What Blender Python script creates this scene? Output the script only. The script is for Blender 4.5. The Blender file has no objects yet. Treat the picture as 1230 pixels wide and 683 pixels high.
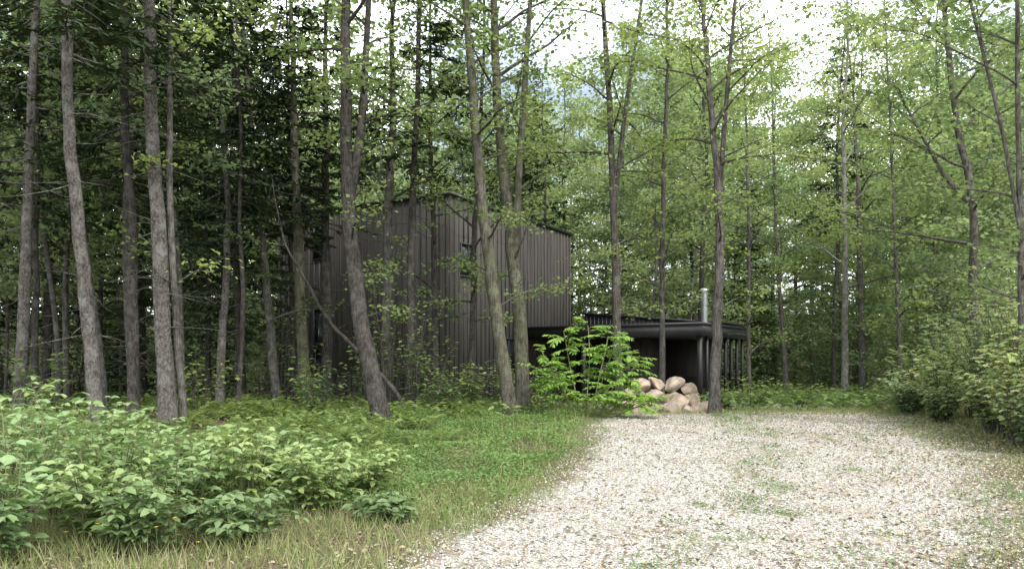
import bpy, math, random
import numpy as np
from mathutils import Vector
random.seed(11)
rng = np.random.default_rng(11)
scene = bpy.context.scene
COL = scene.collection

# ------------------------------------------------------------------ terrain
def sst(a, b, x):
    t = np.clip((x - a) / (b - a), 0, 1)
    return t * t * (3 - 2 * t)

def gz(x, y):
    x = np.asarray(x, float); y = np.asarray(y, float)
    z = 0.46 * sst(7, 20, y) - 0.14 * sst(20.5, 27, y) + 9 * sst(48, 130, y)
    off = sst(1.5, 4, -(x + 0.5)) + sst(10, 13, x)
    z = z + off * (0.06 * np.sin(x * 0.9 + 1.3) * np.cos(y * 0.7) + 0.04 * np.sin(x * 2.1 + y * 1.3))
    z = z + 0.5 * sst(9.5, 16, x) * sst(6, 14, y) * (1 - sst(22, 35, y))
    return z

LE = np.array([[-6, -1.6], [0, -1.3], [6.6, -0.95], [8, -0.6], [9.6, 0.0], [13.4, 1.0], [16.7, 1.45], [20, 1.75], [24, 1.2], [30, 1.5]])
RE = np.array([[-6, 3.6], [0, 3.8], [6.6, 4.3], [9, 6.2], [13, 7.9], [17, 8.7], [20, 9.7], [24, 10.5], [30, 11]])
def xl(y): return np.interp(y, LE[:, 0], LE[:, 1])
def xr(y): return np.interp(y, RE[:, 0], RE[:, 1])

# ------------------------------------------------------------------ materials
def newmat(name):
    m = bpy.data.materials.new(name); m.use_nodes = True
    nt = m.node_tree; nt.nodes.clear()
    out = nt.nodes.new('ShaderNodeOutputMaterial')
    return m, nt, out
def N(nt, t, **kw):
    n = nt.nodes.new(t)
    for k, v in kw.items():
        setattr(n, k, v)
    return n
def ramp(nt, pts):
    r = nt.nodes.new('ShaderNodeValToRGB')
    e = r.color_ramp.elements
    while len(e) > 1: e.remove(e[-1])
    e[0].position = pts[0][0]; e[0].color = (*pts[0][1], 1)
    for p, c in pts[1:]:
        k = e.new(p); k.color = (*c, 1)
    return r
def mixc(nt, a, b, fac, blend='MIX'):
    m = nt.nodes.new('ShaderNodeMix'); m.data_type = 'RGBA'; m.blend_type = blend
    for sock, v in ((m.inputs[0], fac), (m.inputs[6], a), (m.inputs[7], b)):
        if isinstance(v, bpy.types.NodeSocket): nt.links.new(v, sock)
        elif isinstance(v, (int, float)): sock.default_value = v
        else: sock.default_value = (*v, 1)
    return m.outputs[2]

def leaf_mat(name, cols, trans=0.4, rough=0.5, tcol=1.5, fast=False):
    m, nt, out = newmat(name); L = nt.links
    at = N(nt, 'ShaderNodeAttribute', attribute_name='rnd')
    n = len(cols)
    r = ramp(nt, [(i / (n - 1), c) for i, c in enumerate(cols)])
    L.new(at.outputs['Fac'], r.inputs[0])
    oi = N(nt, 'ShaderNodeObjectInfo')
    hs = ramp(nt, [(0, (.7, .76, .75)), (.35, (.95, 1.0, .92)), (.65, (1.15, 1.12, .95)), (1, (.84, .97, 1.0))])
    L.new(oi.outputs['Random'], hs.inputs[0])
    col = mixc(nt, r.outputs[0], hs.outputs[0], 1.0, 'MULTIPLY')
    if fast:
        p = N(nt, 'ShaderNodeBsdfDiffuse'); L.new(col, p.inputs[0])
    else:
        p = N(nt, 'ShaderNodeBsdfPrincipled'); p.inputs['Roughness'].default_value = rough
        p.inputs['Specular IOR Level'].default_value = 0.25
        L.new(col, p.inputs['Base Color'])
    if trans <= 0:
        L.new(p.outputs[0], out.inputs[0]); return m
    t = N(nt, 'ShaderNodeBsdfTranslucent')
    tc = mixc(nt, col, (tcol, tcol * 1.03, tcol * 0.74), 1.0, 'MULTIPLY')
    L.new(tc, t.inputs[0])
    mx = N(nt, 'ShaderNodeMixShader'); mx.inputs[0].default_value = trans
    L.new(p.outputs[0], mx.inputs[1]); L.new(t.outputs[0], mx.inputs[2])
    L.new(mx.outputs[0], out.inputs[0])
    return m

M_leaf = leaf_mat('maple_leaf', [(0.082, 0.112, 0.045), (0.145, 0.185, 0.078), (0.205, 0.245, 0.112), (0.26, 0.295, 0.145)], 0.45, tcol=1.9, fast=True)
M_leaf_far = leaf_mat('forest_leaf', [(0.1, 0.13, 0.068), (0.18, 0.22, 0.118), (0.25, 0.288, 0.168), (0.32, 0.35, 0.215)], 0.45, tcol=1.9, fast=True)  # paler than the near leaves: distance haze put into the leaf colour
M_need = leaf_mat('spruce_needles', [(0.026, 0.042, 0.024), (0.055, 0.078, 0.042), (0.085, 0.11, 0.06)], 0, fast=True)
M_bush = leaf_mat('bush_leaf', [(0.12, 0.175, 0.065), (0.19, 0.26, 0.108), (0.27, 0.345, 0.165)], 0.3, 0.5, tcol=1.2)
M_bush_r = leaf_mat('bush_leaf_yellowing', [(0.1, 0.145, 0.06), (0.18, 0.24, 0.105), (0.26, 0.31, 0.15), (0.34, 0.33, 0.17)], 0.35)
M_sumac = leaf_mat('sumac_leaf', [(0.16, 0.27, 0.055), (0.24, 0.37, 0.08), (0.33, 0.46, 0.12)], 0.4, tcol=1.3)
M_cover = leaf_mat('clover_leaf', [(0.085, 0.145, 0.045), (0.14, 0.22, 0.07), (0.2, 0.285, 0.105)], 0.3)
M_fern = leaf_mat('undergrowth_leaf', [(0.07, 0.11, 0.038), (0.13, 0.18, 0.062), (0.2, 0.25, 0.095)], 0.35)
M_grass = leaf_mat('grass_blade', [(0.12, 0.17, 0.05), (0.19, 0.23, 0.08), (0.32, 0.285, 0.16), (0.42, 0.365, 0.24)], 0.3)
M_dead = leaf_mat('dead_leaf', [(0.1, 0.075, 0.055), (0.19, 0.145, 0.105), (0.3, 0.235, 0.165), (0.4, 0.335, 0.25)], 0.1, 0.7, tcol=1.0)
M_flower = leaf_mat('yellow_petal', [(0.6, 0.42, 0.03), (0.7, 0.5, 0.05)], 0.2)

def bark_mat(name, c1, c2, c3, moss=0.0, vs=2.0):
    m, nt, out = newmat(name); L = nt.links
    tc = N(nt, 'ShaderNodeTexCoord')
    mp = N(nt, 'ShaderNodeMapping'); mp.inputs['Scale'].default_value = (16, 16, vs)
    L.new(tc.outputs['Object'], mp.inputs[0])
    n1 = N(nt, 'ShaderNodeTexNoise'); n1.inputs['Scale'].default_value = 2.0; n1.inputs['Detail'].default_value = 5
    n1.inputs['Roughness'].default_value = 0.75
    L.new(mp.outputs[0], n1.inputs['Vector'])
    r = ramp(nt, [(0.36, c1), (0.5, c2), (0.64, c3)])
    L.new(n1.outputs[0], r.inputs[0])
    n2 = N(nt, 'ShaderNodeTexNoise'); n2.inputs['Scale'].default_value = 4.5; n2.inputs['Detail'].default_value = 6; n2.inputs['Roughness'].default_value = 0.8
    L.new(tc.outputs['Object'], n2.inputs['Vector'])
    r2 = ramp(nt, [(0.47, (0, 0, 0)), (0.66, (.8, .8, .8))]); L.new(n2.outputs[0], r2.inputs[0])
    c = mixc(nt, r.outputs[0], (c3[0] * 1.3, c3[1] * 1.38, c3[2] * 1.38), r2.outputs[0])
    if moss > 0:
        n3 = N(nt, 'ShaderNodeTexNoise'); n3.inputs['Scale'].default_value = 1.6; n3.inputs['Detail'].default_value = 6; n3.inputs['Roughness'].default_value = 0.7
        L.new(tc.outputs['Object'], n3.inputs['Vector'])
        r3 = ramp(nt, [(0.6 - moss * 0.2, (0, 0, 0)), (0.8 - moss * 0.1, (.75, .75, .75))]); L.new(n3.outputs[0], r3.inputs[0])
        c = mixc(nt, c, (0.11, 0.12, 0.05), r3.outputs[0])
    p = N(nt, 'ShaderNodeBsdfDiffuse')
    L.new(c, p.inputs[0])
    b = N(nt, 'ShaderNodeBump'); b.inputs['Strength'].default_value = 1.0; b.inputs['Distance'].default_value = 0.05
    L.new(n1.outputs[0], b.inputs['Height']); L.new(b.outputs[0], p.inputs['Normal'])
    L.new(p.outputs[0], out.inputs[0])
    return m
B_spruce = bark_mat('spruce_bark', (0.036, 0.031, 0.028), (0.092, 0.082, 0.073), (0.175, 0.163, 0.148), 0.0, 9)
B_maple = bark_mat('maple_bark', (0.03, 0.027, 0.024), (0.077, 0.069, 0.061), (0.15, 0.139, 0.125), 0.15, 2)
B_moss = bark_mat('mossy_bark', (0.036, 0.033, 0.026), (0.084, 0.077, 0.06), (0.155, 0.146, 0.12), 0.7, 2)
B_dark = bark_mat('dark_bark', (0.022, 0.02, 0.018), (0.052, 0.046, 0.041), (0.096, 0.087, 0.078), 0.1, 3)
B_pale = bark_mat('pale_bark', (0.07, 0.064, 0.056), (0.15, 0.138, 0.122), (0.25, 0.238, 0.217), 0.0, 6)

def simple(name, col, rough=0.6, metal=0.0, var=0.25, sc=4.0, bump=0.0, spec=0.5, objvar=False):
    m, nt, out = newmat(name); L = nt.links
    tc = N(nt, 'ShaderNodeTexCoord')
    n1 = N(nt, 'ShaderNodeTexNoise'); n1.inputs['Scale'].default_value = sc; n1.inputs['Detail'].default_value = 6
    L.new(tc.outputs['Object'], n1.inputs['Vector'])
    r = ramp(nt, [(0.3, tuple(c * (1 - var) for c in col)), (0.7, tuple(min(1, c * (1 + var)) for c in col))])
    L.new(n1.outputs[0], r.inputs[0])
    c = r.outputs[0]
    if objvar:
        oi = N(nt, 'ShaderNodeObjectInfo'); rr = ramp(nt, [(0, (.68, .68, .66)), (.35, (1, .93, .86)), (.7, (1.2, 1.13, 1.05)), (1, (.84, .86, .88))])
        L.new(oi.outputs['Random'], rr.inputs[0]); c = mixc(nt, c, rr.outputs[0], 1.0, 'MULTIPLY')
    p = N(nt, 'ShaderNodeBsdfPrincipled'); p.inputs['Roughness'].default_value = rough; p.inputs['Metallic'].default_value = metal
    p.inputs['Specular IOR Level'].default_value = spec
    L.new(c, p.inputs['Base Color'])
    if bump:
        b = N(nt, 'ShaderNodeBump'); b.inputs['Strength'].default_value = bump; b.inputs['Distance'].default_value = 0.02
        L.new(n1.outputs[0], b.inputs['Height']); L.new(b.outputs[0], p.inputs['Normal'])
    L.new(p.outputs[0], out.inputs[0])
    return m
def siding_mat():
    m, nt, out = newmat('dark_stained_siding'); L = nt.links
    tc = N(nt, 'ShaderNodeTexCoord')
    mp = N(nt, 'ShaderNodeMapping'); mp.inputs['Scale'].default_value = (3.4, 3.4, 0.25)
    L.new(tc.outputs['Object'], mp.inputs[0])
    n1 = N(nt, 'ShaderNodeTexNoise'); n1.inputs['Scale'].default_value = 3; n1.inputs['Detail'].default_value = 5
    L.new(mp.outputs[0], n1.inputs['Vector'])
    r = ramp(nt, [(0.3, (0.045, 0.041, 0.037)), (0.7, (0.082, 0.074, 0.067))]); L.new(n1.outputs[0], r.inputs[0])
    p = N(nt, 'ShaderNodeBsdfPrincipled'); p.inputs['Roughness'].default_value = 0.7; p.inputs['Specular IOR Level'].default_value = 0.3
    L.new(r.outputs[0], p.inputs['Base Color'])
    L.new(p.outputs[0], out.inputs[0]); return m
M_siding = siding_mat()
M_trim = simple('black_metal_trim', (0.015, 0.015, 0.016), 0.5)
M_roof = simple('dark_metal_roof', (0.04, 0.038, 0.037), 0.5)
M_int = simple('dark_interior', (0.02, 0.018, 0.016), 0.8)
M_deck = simple('grey_deck', (0.12, 0.105, 0.09), 0.8)
M_steel = simple('galvanised_steel', (0.33, 0.34, 0.35), 0.4, 0.8, 0.1)
M_rock = simple('granite_boulder', (0.31, 0.26, 0.215), 0.9, 0, 0.4, 6.0, 0.8, 0.2, True)
m, nt, out = newmat('window_glass')
p = N(nt, 'ShaderNodeBsdfPrincipled'); p.inputs['Base Color'].default_value = (0.02, 0.024, 0.024, 1)
p.inputs['Roughness'].default_value = 0.04
nt.links.new(p.outputs[0], out.inputs[0]); M_glass = m

def soil_nodes(nt, tc):
    L = nt.links
    n1 = N(nt, 'ShaderNodeTexNoise'); n1.inputs['Scale'].default_value = 14; n1.inputs['Detail'].default_value = 8; n1.inputs['Roughness'].default_value = 0.7
    L.new(tc.outputs['Object'], n1.inputs['Vector'])
    r1 = ramp(nt, [(0.3, (0.055, 0.042, 0.03)), (0.5, (0.125, 0.098, 0.068)), (0.72, (0.24, 0.19, 0.135))])
    L.new(n1.outputs[0], r1.inputs[0])
    n2 = N(nt, 'ShaderNodeTexNoise'); n2.inputs['Scale'].default_value = 0.8; n2.inputs['Detail'].default_value = 6
    L.new(tc.outputs['Object'], n2.inputs['Vector'])
    r2 = ramp(nt, [(0.46, (0, 0, 0)), (0.66, (.8, .8, .8))]); L.new(n2.outputs[0], r2.inputs[0])
    return mixc(nt, r1.outputs[0], (0.08, 0.105, 0.04), r2.outputs[0]), n1
m, nt, out = newmat('forest_soil'); L = nt.links
tc = N(nt, 'ShaderNodeTexCoord'); c, n1 = soil_nodes(nt, tc)
p = N(nt, 'ShaderNodeBsdfDiffuse')
L.new(c, p.inputs[0])
b = N(nt, 'ShaderNodeBump'); b.inputs['Strength'].default_value = 0.8; b.inputs['Distance'].default_value = 0.05
L.new(n1.outputs[0], b.inputs['Height']); L.new(b.outputs[0], p.inputs['Normal']); L.new(p.outputs[0], out.inputs[0])
M_soil = m
# gravel
m, nt, out = newmat('crushed_gravel'); L = nt.links
tc = N(nt, 'ShaderNodeTexCoord')
vo = N(nt, 'ShaderNodeTexVoronoi'); vo.inputs['Scale'].default_value = 42; vo.inputs['Randomness'].default_value = 1
L.new(tc.outputs['Object'], vo.inputs['Vector'])
sp = N(nt, 'ShaderNodeSeparateColor'); L.new(vo.outputs['Color'], sp.inputs[0])
rr = ramp(nt, [(0.0, (0.21, 0.187, 0.162)), (0.35, (0.38, 0.352, 0.32)), (0.7, (0.51, 0.487, 0.45)), (1, (0.61, 0.592, 0.56))])
L.new(sp.outputs[0], rr.inputs[0])
rd = ramp(nt, [(0.35, (1, 1, 1)), (0.75, (0.5, 0.47, 0.43))]); L.new(vo.outputs['Distance'], rd.inputs[0])
c = mixc(nt, rr.outputs[0], rd.outputs[0], 1.0, 'MULTIPLY')
n2 = N(nt, 'ShaderNodeTexNoise'); n2.inputs['Scale'].default_value = 0.7; n2.inputs['Detail'].default_value = 10; n2.inputs['Roughness'].default_value = 0.75
L.new(tc.outputs['Object'], n2.inputs['Vector'])
r2 = ramp(nt, [(0.48, (0, 0, 0)), (0.65, (0.8, 0.8, 0.8))]); L.new(n2.outputs[0], r2.inputs[0])
c = mixc(nt, c, (0.24, 0.2, 0.155), r2.outputs[0])
at = N(nt, 'ShaderNodeAttribute', attribute_name='edge')
n3 = N(nt, 'ShaderNodeTexNoise'); n3.inputs['Scale'].default_value = 2.2; n3.inputs['Detail'].default_value = 9; n3.inputs['Roughness'].default_value = 0.7
L.new(tc.outputs['Object'], n3.inputs['Vector'])
ad = N(nt, 'ShaderNodeMath', operation='ADD'); L.new(at.outputs['Fac'], ad.inputs[0]); L.new(n3.outputs[0], ad.inputs[1])
r3 = ramp(nt, [(0.65, (0, 0, 0)), (1.0, (1, 1, 1))]); L.new(ad.outputs[0], r3.inputs[0])
sc_, _n = soil_nodes(nt, tc)
c = mixc(nt, sc_, c, r3.outputs[0])
p = N(nt, 'ShaderNodeBsdfDiffuse')
L.new(c, p.inputs[0])
b = N(nt, 'ShaderNodeBump'); b.inputs['Strength'].default_value = 1; b.inputs['Distance'].default_value = 0.015; b.invert = True
L.new(vo.outputs['Distance'], b.inputs['Height']); L.new(b.outputs[0], p.inputs['Normal']); L.new(p.outputs[0], out.inputs[0])
M_gravel = m
m, nt, out = newmat('loose_stone'); L = nt.links
at = N(nt, 'ShaderNodeAttribute', attribute_name='rnd')
rr = ramp(nt, [(0.0, (0.2, 0.175, 0.15)), (0.3, (0.39, 0.36, 0.325)), (0.75, (0.53, 0.505, 0.468)), (1, (0.67, 0.655, 0.625))])
L.new(at.outputs['Fac'], rr.inputs[0])
p = N(nt, 'ShaderNodeBsdfDiffuse'); L.new(rr.outputs[0], p.inputs[0])
L.new(p.outputs[0], out.inputs[0]); M_stone = m

# ------------------------------------------------------------------ mesh builder
class MB:
    def __init__(s): s.v = []; s.f = []; s.sz = []; s.mi = []; s.r = []; s.n = 0
    def add(s, V, faces, mi=0, rnd=0.5):
        V = np.asarray(V, np.float32).reshape(-1, 3)
        s.v.append(V)
        s.r.append(np.broadcast_to(np.asarray(rnd, np.float32), (len(V),)))
        if isinstance(faces, list) and isinstance(faces[0], tuple): faces = [np.array(faces)]
        for F in (faces if isinstance(faces, list) else [faces]):
            F = np.asarray(F, np.int32)
            s.f.append((F + s.n).ravel()); s.sz.append(np.full(len(F), F.shape[1], np.int32)); s.mi.append(np.full(len(F), mi, np.int32))
        s.n += len(V)
    def mesh(s, name, mats, smooth=False):
        me = bpy.data.meshes.new(name)
        V = np.concatenate(s.v); F = np.concatenate(s.f); sz = np.concatenate(s.sz)
        me.vertices.add(len(V)); me.vertices.foreach_set('co', V.ravel())
        me.loops.add(len(F)); me.loops.foreach_set('vertex_index', F)
        me.polygons.add(len(sz)); me.polygons.foreach_set('loop_start', np.concatenate([[0], np.cumsum(sz)[:-1]]).astype(np.int32))
        me.polygons.foreach_set('material_index', np.concatenate(s.mi))
        if smooth: me.polygons.foreach_set('use_smooth', np.ones(len(sz), bool))
        for m_ in mats: me.materials.append(m_)
        me.update(calc_edges=True)
        a = me.attributes.new('rnd', 'FLOAT', 'POINT'); a.data.foreach_set('value', np.concatenate(s.r).astype(np.float32))
        return me
def obj(name, me, parent=None, loc=(0, 0, 0), rotz=0, scale=1):
    o = bpy.data.objects.new(name, me); COL.objects.link(o)
    o.location = loc; o.rotation_euler = (0, 0, rotz)
    o.scale = (scale,) * 3 if not isinstance(scale, tuple) else scale
    if parent: o.parent = parent
    return o
def empty(name, loc=(0, 0, 0), rotz=0):
    o = bpy.data.objects.new(name, None); COL.objects.link(o); o.location = loc; o.rotation_euler = (0, 0, rotz)
    o.empty_display_size = 0.2
    return o
def nrm(a): return a / np.maximum(np.linalg.norm(a, axis=-1, keepdims=True), 1e-9)

TPL = {
 'quad': ([(0, 0, 0), (.45, .5, .12), (1, 0, -.05), (.45, -.5, .12)], [[(0, 1, 2, 3)]]),
 'leaf': ([(0, 0, 0), (.28, .44, .12), (.68, .34, .1), (1, 0, -.12), (.68, -.34, .1), (.28, -.44, .12)], [[(0, 1, 2, 3), (0, 3, 4, 5)]]),
 'maple': ([(0, 0, 0), (.12, .32, .04), (.38, .3, .08), (.45, .55, .1), (.68, .25, .06), (1, 0, -.1), (.68, -.25, .06), (.45, -.55, .1), (.38, -.3, .08), (.12, -.32, .04)],
           [[(0, 1, 2, 5), (0, 5, 8, 9), (2, 3, 4, 5), (5, 6, 7, 8)]]),
 'blade': ([(0, .5, 0), (0, -.5, 0), (.5, -.4, .0), (.5, .4, .0), (1, 0, -2.0)], [[(0, 1, 2, 3)], [(3, 2, 4)]]),
}
def leaves(mb, C, D, Nn, Ls, W, kind='quad', mi=0, rnd=None):
    C = np.asarray(C); n = len(C)
    if n == 0: return
    D = nrm(np.asarray(D)); S = nrm(np.cross(Nn, D)); Nn = np.cross(D, S)
    T, FF = TPL[kind]; T = np.array(T); k = len(T)
    Ls = np.broadcast_to(Ls, (n,)); W = np.broadcast_to(W, (n,))
    V = C[:, None] + D[:, None] * (T[None, :, 0, None] * Ls[:, None, None]) + S[:, None] * (T[None, :, 1, None] * W[:, None, None]) + Nn[:, None] * (T[None, :, 2, None] * W[:, None, None])
    faces = []
    for F in FF:
        F = np.array(F); faces.append((F[None] + (np.arange(n) * k)[:, None, None]).reshape(-1, F.shape[1]))
    if rnd is None: rnd = rng.random(n)
    mb.add(V.reshape(-1, 3), faces, mi, np.repeat(rnd, k))

def tube(mb, P, R, sides=8, mi=0, cap=False):
    P = np.asarray(P, float); R = np.asarray(R, float); n = len(P)
    T = nrm(np.gradient(P, axis=0))
    ref = np.array([1., 0, 0]) if abs(T[0][0]) < 0.8 else np.array([0, 1., 0])
    A = nrm(np.cross(T, ref)); B = np.cross(T, A)
    a = np.linspace(0, 2 * np.pi, sides, endpoint=False)
    V = P[:, None] + R[:, None, None] * (A[:, None] * np.cos(a)[None, :, None] + B[:, None] * np.sin(a)[None, :, None])
    i = np.arange(n - 1)[:, None] * sides; j = np.arange(sides)[None]; j2 = (j + 1) % sides
    F = np.stack([i + j, i + j2, i + sides + j2, i + sides + j], -1).reshape(-1, 4)
    mb.add(V.reshape(-1, 3), F, mi)

def resample(P, n):
    P = np.asarray(P, float)
    t = np.concatenate([[0], np.cumsum(np.linalg.norm(np.diff(P, axis=0), axis=1))])
    u = np.linspace(0, t[-1], n)
    Q = np.stack([np.interp(u, t, P[:, k]) for k in range(3)], 1)
    for _ in range(max(1, n // 12)):
        Q[1:-1] = (Q[:-2] + 2 * Q[1:-1] + Q[2:]) / 4
    return Q

def limb_path(p0, az, el, Ln, n=6, droop=0.0, wig=0.06):
    d = np.array([math.cos(az) * math.cos(el), math.sin(az) * math.cos(el), math.sin(el)])
    P = [np.array(p0)]
    for i in range(n - 1):
        d = d + rng.normal(0, wig * 1.6, 3); d[2] -= droop; d = d / np.linalg.norm(d)
        P.append(P[-1] + d * Ln / (n - 1))
    return np.array(P)

def crown_dec(wood, lf, T, R, zb, rad, nl, npl, ls, spread=0.3, zt_=None):
    z0 = T[0][2]; H = T[-1][2] - z0
    if zt_: H = zt_
    C = []; 
    for i in range(nl):
        f = (i + rng.random()) / nl
        z = z0 + zb + (H - zb) * f * 0.98
        k = int(np.searchsorted(T[:, 2], z)); k = min(max(k, 1), len(T) - 1)
        p0 = T[k - 1] + (T[k] - T[k - 1]) * min(1, max(0, (z - T[k - 1][2]) / max(1e-4, T[k][2] - T[k - 1][2])))
        prof = math.sin(math.pi * min(1, 0.18 + 0.82 * f) ** 0.9) * 0.75 + 0.3
        Ln = rad * prof * rng.uniform(0.6, 1.25)
        az = i * 2.39996 + rng.normal(0, 0.4); el = rng.uniform(0.2, 0.75) + f * 0.35
        P = limb_path(p0, az, el, Ln, 7, 0.05)
        r = min(R[k] * 0.5, 0.012 + 0.012 * Ln)
        tube(wood, P, np.linspace(r, 0.006, 7), 5)
        ns = int(3 + Ln * 2.2)
        for j in range(ns):
            t = rng.uniform(0.25, 1.0); q = t * 5.99; a = int(q); pp = P[a] + (P[a + 1] - P[a]) * (q - a)
            sl = Ln * 0.38 * rng.uniform(0.5, 1.1) * (1.15 - 0.5 * t)
            Q = limb_path(pp, az + rng.choice([-1, 1]) * rng.uniform(0.4, 1.2), rng.uniform(-0.1, 0.5), sl, 4, 0.06)
            tube(wood, Q, [0.008, 0.006, 0.005, 0.003], 3)
            m_ = int(npl * rng.uniform(0.4, 1.4))
            u = rng.random(m_) ** 0.7 * 2.99; ai = u.astype(int)
            c = Q[ai] + (Q[ai + 1] - Q[ai]) * (u - ai)[:, None]
            c = c + rng.normal(0, 1, (m_, 3)) * np.array([spread, spread, spread * 0.38])
            C.append(c)
    C = np.concatenate(C); n = len(C)
    D = rng.normal(0, 1, (n, 3)); D[:, 2] = D[:, 2] * 0.35 - 0.35
    Nn = rng.normal(0, 0.42, (n, 3)); Nn[:, 2] += 1
    L_ = ls * rng.uniform(0.65, 1.25, n)
    clump = 0.5 + 0.22 * np.sin(C[:, 0] * 1.7 + C[:, 2] * 1.1) * np.sin(C[:, 1] * 1.5 - C[:, 2]) 
    leaves(lf, C, D, Nn, L_, L_ * 0.85, 'quad', 1, np.clip(clump + rng.normal(0, 0.22, n), 0, 1))

def crown_con(wood, lf, T, R, zb, rad, nb, dead=True, dens=1.0, tw=0.3):
    z0 = T[0][2]; H = T[-1][2] - z0
    def at(z):
        k = int(np.searchsorted(T[:, 2], z)); k = min(max(k, 1), len(T) - 1)
        return T[k - 1] + (T[k] - T[k - 1]) * min(1, max(0, (z - T[k - 1][2]) / max(1e-4, T[k][2] - T[k - 1][2]))), R[k]
    Cs = []; Ds = []; Ls = []; Rs = []
    for i in range(nb):
        f = ((i + rng.random()) / nb)
        p0, rr_ = at(z0 + zb + (H - zb) * f)
        Ln = (rad * (1 - f) ** 0.8 + 0.25) * rng.uniform(0.6, 1.15) * min(1, 0.55 + f * 4)
        az = rng.uniform(0, 2 * math.pi)
        P = limb_path(p0, az, 0.15 - 0.45 * (1 - f), Ln, 6, -0.03, 0.04)
        tube(wood, P, np.linspace(min(rr_ * 0.4, 0.022), 0.004, 6), 3)
        br = 0.5 + rng.normal(0, 0.15)
        m_ = int(Ln * 34 * dens)
        t = rng.uniform(0.15, 1, m_) ** 0.8 * 4.99; a = t.astype(int)
        c = P[a] + (P[a + 1] - P[a]) * (t - a)[:, None]
        side = rng.choice([-1, 1], m_)
        ang = az + side * rng.uniform(0.5, 1.1, m_)
        L_ = tw * (1.25 - t / 5) * rng.uniform(0.6, 1.3, m_) * min(1.3, 0.5 + Ln * 0.5)
        d = np.stack([np.cos(ang), np.sin(ang), rng.uniform(-0.6, 0.05, m_)], 1)
        Cs.append(c); Ds.append(d); Ls.append(L_); Rs.append(np.clip(br + 0.3 * (t / 5 - 0.5) + rng.normal(0, 0.12, m_), 0, 1))
        c2 = c + nrm(d) * (L_ * 0.5)[:, None]; d2 = d + rng.normal(0, 0.5, d.shape)
        Cs.append(c2); Ds.append(d2); Ls.append(L_ * 0.6); Rs.append(Rs[-1])
    C = np.concatenate(Cs); D = np.concatenate(Ds); L_ = np.concatenate(Ls); n = len(C)
    Nn = rng.normal(0, 0.5, (n, 3)); Nn[:, 2] += 1
    leaves(lf, C, D, Nn, L_, 0.06 * rng.uniform(0.7, 1.3, n), 'quad', 1, np.concatenate(Rs))
    if dead:
        for i in range(int(zb * 5)):
            z = z0 + rng.uniform(1.0, zb + 1.5)
            p0, rr_ = at(z); Ln = rng.uniform(0.25, 1.5)
            P = limb_path(p0, rng.uniform(0, 6.28), rng.uniform(-0.45, 0.15), Ln, 4, 0.02, 0.08)
            tube(wood, P, [0.011, 0.008, 0.006, 0.002], 3)
            for q in range(int(Ln * 3)):
                s = P[rng.integers(1, 4)]
                Q = limb_path(s, rng.uniform(0, 6.28), rng.uniform(-0.4, 0.3), Ln * 0.3, 3, 0.03, 0.1)
                tube(wood, Q, [0.005, 0.004, 0.002], 3)

def make_trunk(P, r0, n=26, sides=10):
    T = resample(P, n)
    h = (T[:, 2] - T[0][2]); H = h[-1]
    R = r0 * (1 - 0.86 * (h / H) ** 1.15) + r0 * 0.55 * np.exp(-h / 0.22)
    R = R * (1 + rng.normal(0, 0.025, n))
    return T, R

# ------------------------------------------------------------------ ground
def grid_mesh(name, xs, ys, mat, fz):
    X, Y = np.meshgrid(xs, ys); Z = fz(X, Y)
    V = np.stack([X, Y, Z], -1).reshape(-1, 3); nx = len(xs); ny = len(ys)
    i = np.arange(ny - 1)[:, None] * nx; j = np.arange(nx - 1)[None]
    F = np.stack([i + j, i + j + 1, i + nx + j + 1, i + nx + j], -1).reshape(-1, 4)
    mb = MB(); mb.add(V, F); return obj(name, mb.mesh(name, [mat], True))
xs = np.concatenate([np.linspace(-400, -40, 16), np.arange(-39, -14, 1.0), np.arange(-14, 16, 0.3), np.arange(16, 40, 1.0), np.linspace(41, 400, 16)])
ys = np.concatenate([np.linspace(-80, -6, 8), np.arange(-5, 32, 0.3), np.arange(32, 130, 2.0), np.linspace(131, 600, 16)])
grid_mesh('ground', xs, ys, M_soil, gz)
yy = np.arange(-6, 30, 0.2); tt = np.linspace(0, 1, 60)
jl = np.interp(yy, np.arange(-6, 31, 0.5), rng.normal(0, 0.12, 74)); jr = np.interp(yy, np.arange(-6, 31, 0.5), rng.normal(0, 0.15, 74))
X = (xl(yy) + jl)[:, None] * (1 - tt) + (xr(yy) + jr)[:, None] * tt
Y = np.repeat(yy[:, None], 60, 1); Z = gz(X, Y) + 0.012
mb = MB(); i = np.arange(len(yy) - 1)[:, None] * 60; j = np.arange(59)[None]
mb.add(np.stack([X, Y, Z], -1), np.stack([i + j, i + j + 1, i + 61 + j, i + 60 + j], -1).reshape(-1, 4))
me = mb.mesh('gravel_driveway', [M_gravel], True)
W_ = (X[:, -1] - X[:, 0])[:, None]
ed = np.minimum(np.minimum(tt[None] * W_ / 1.0, (1 - tt)[None] * W_ / 2.4), 1).astype(np.float32)
a = me.attributes.new('edge', 'FLOAT', 'POINT'); a.data.foreach_set('value', ed.ravel())
obj('gravel_driveway', me)

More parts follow.
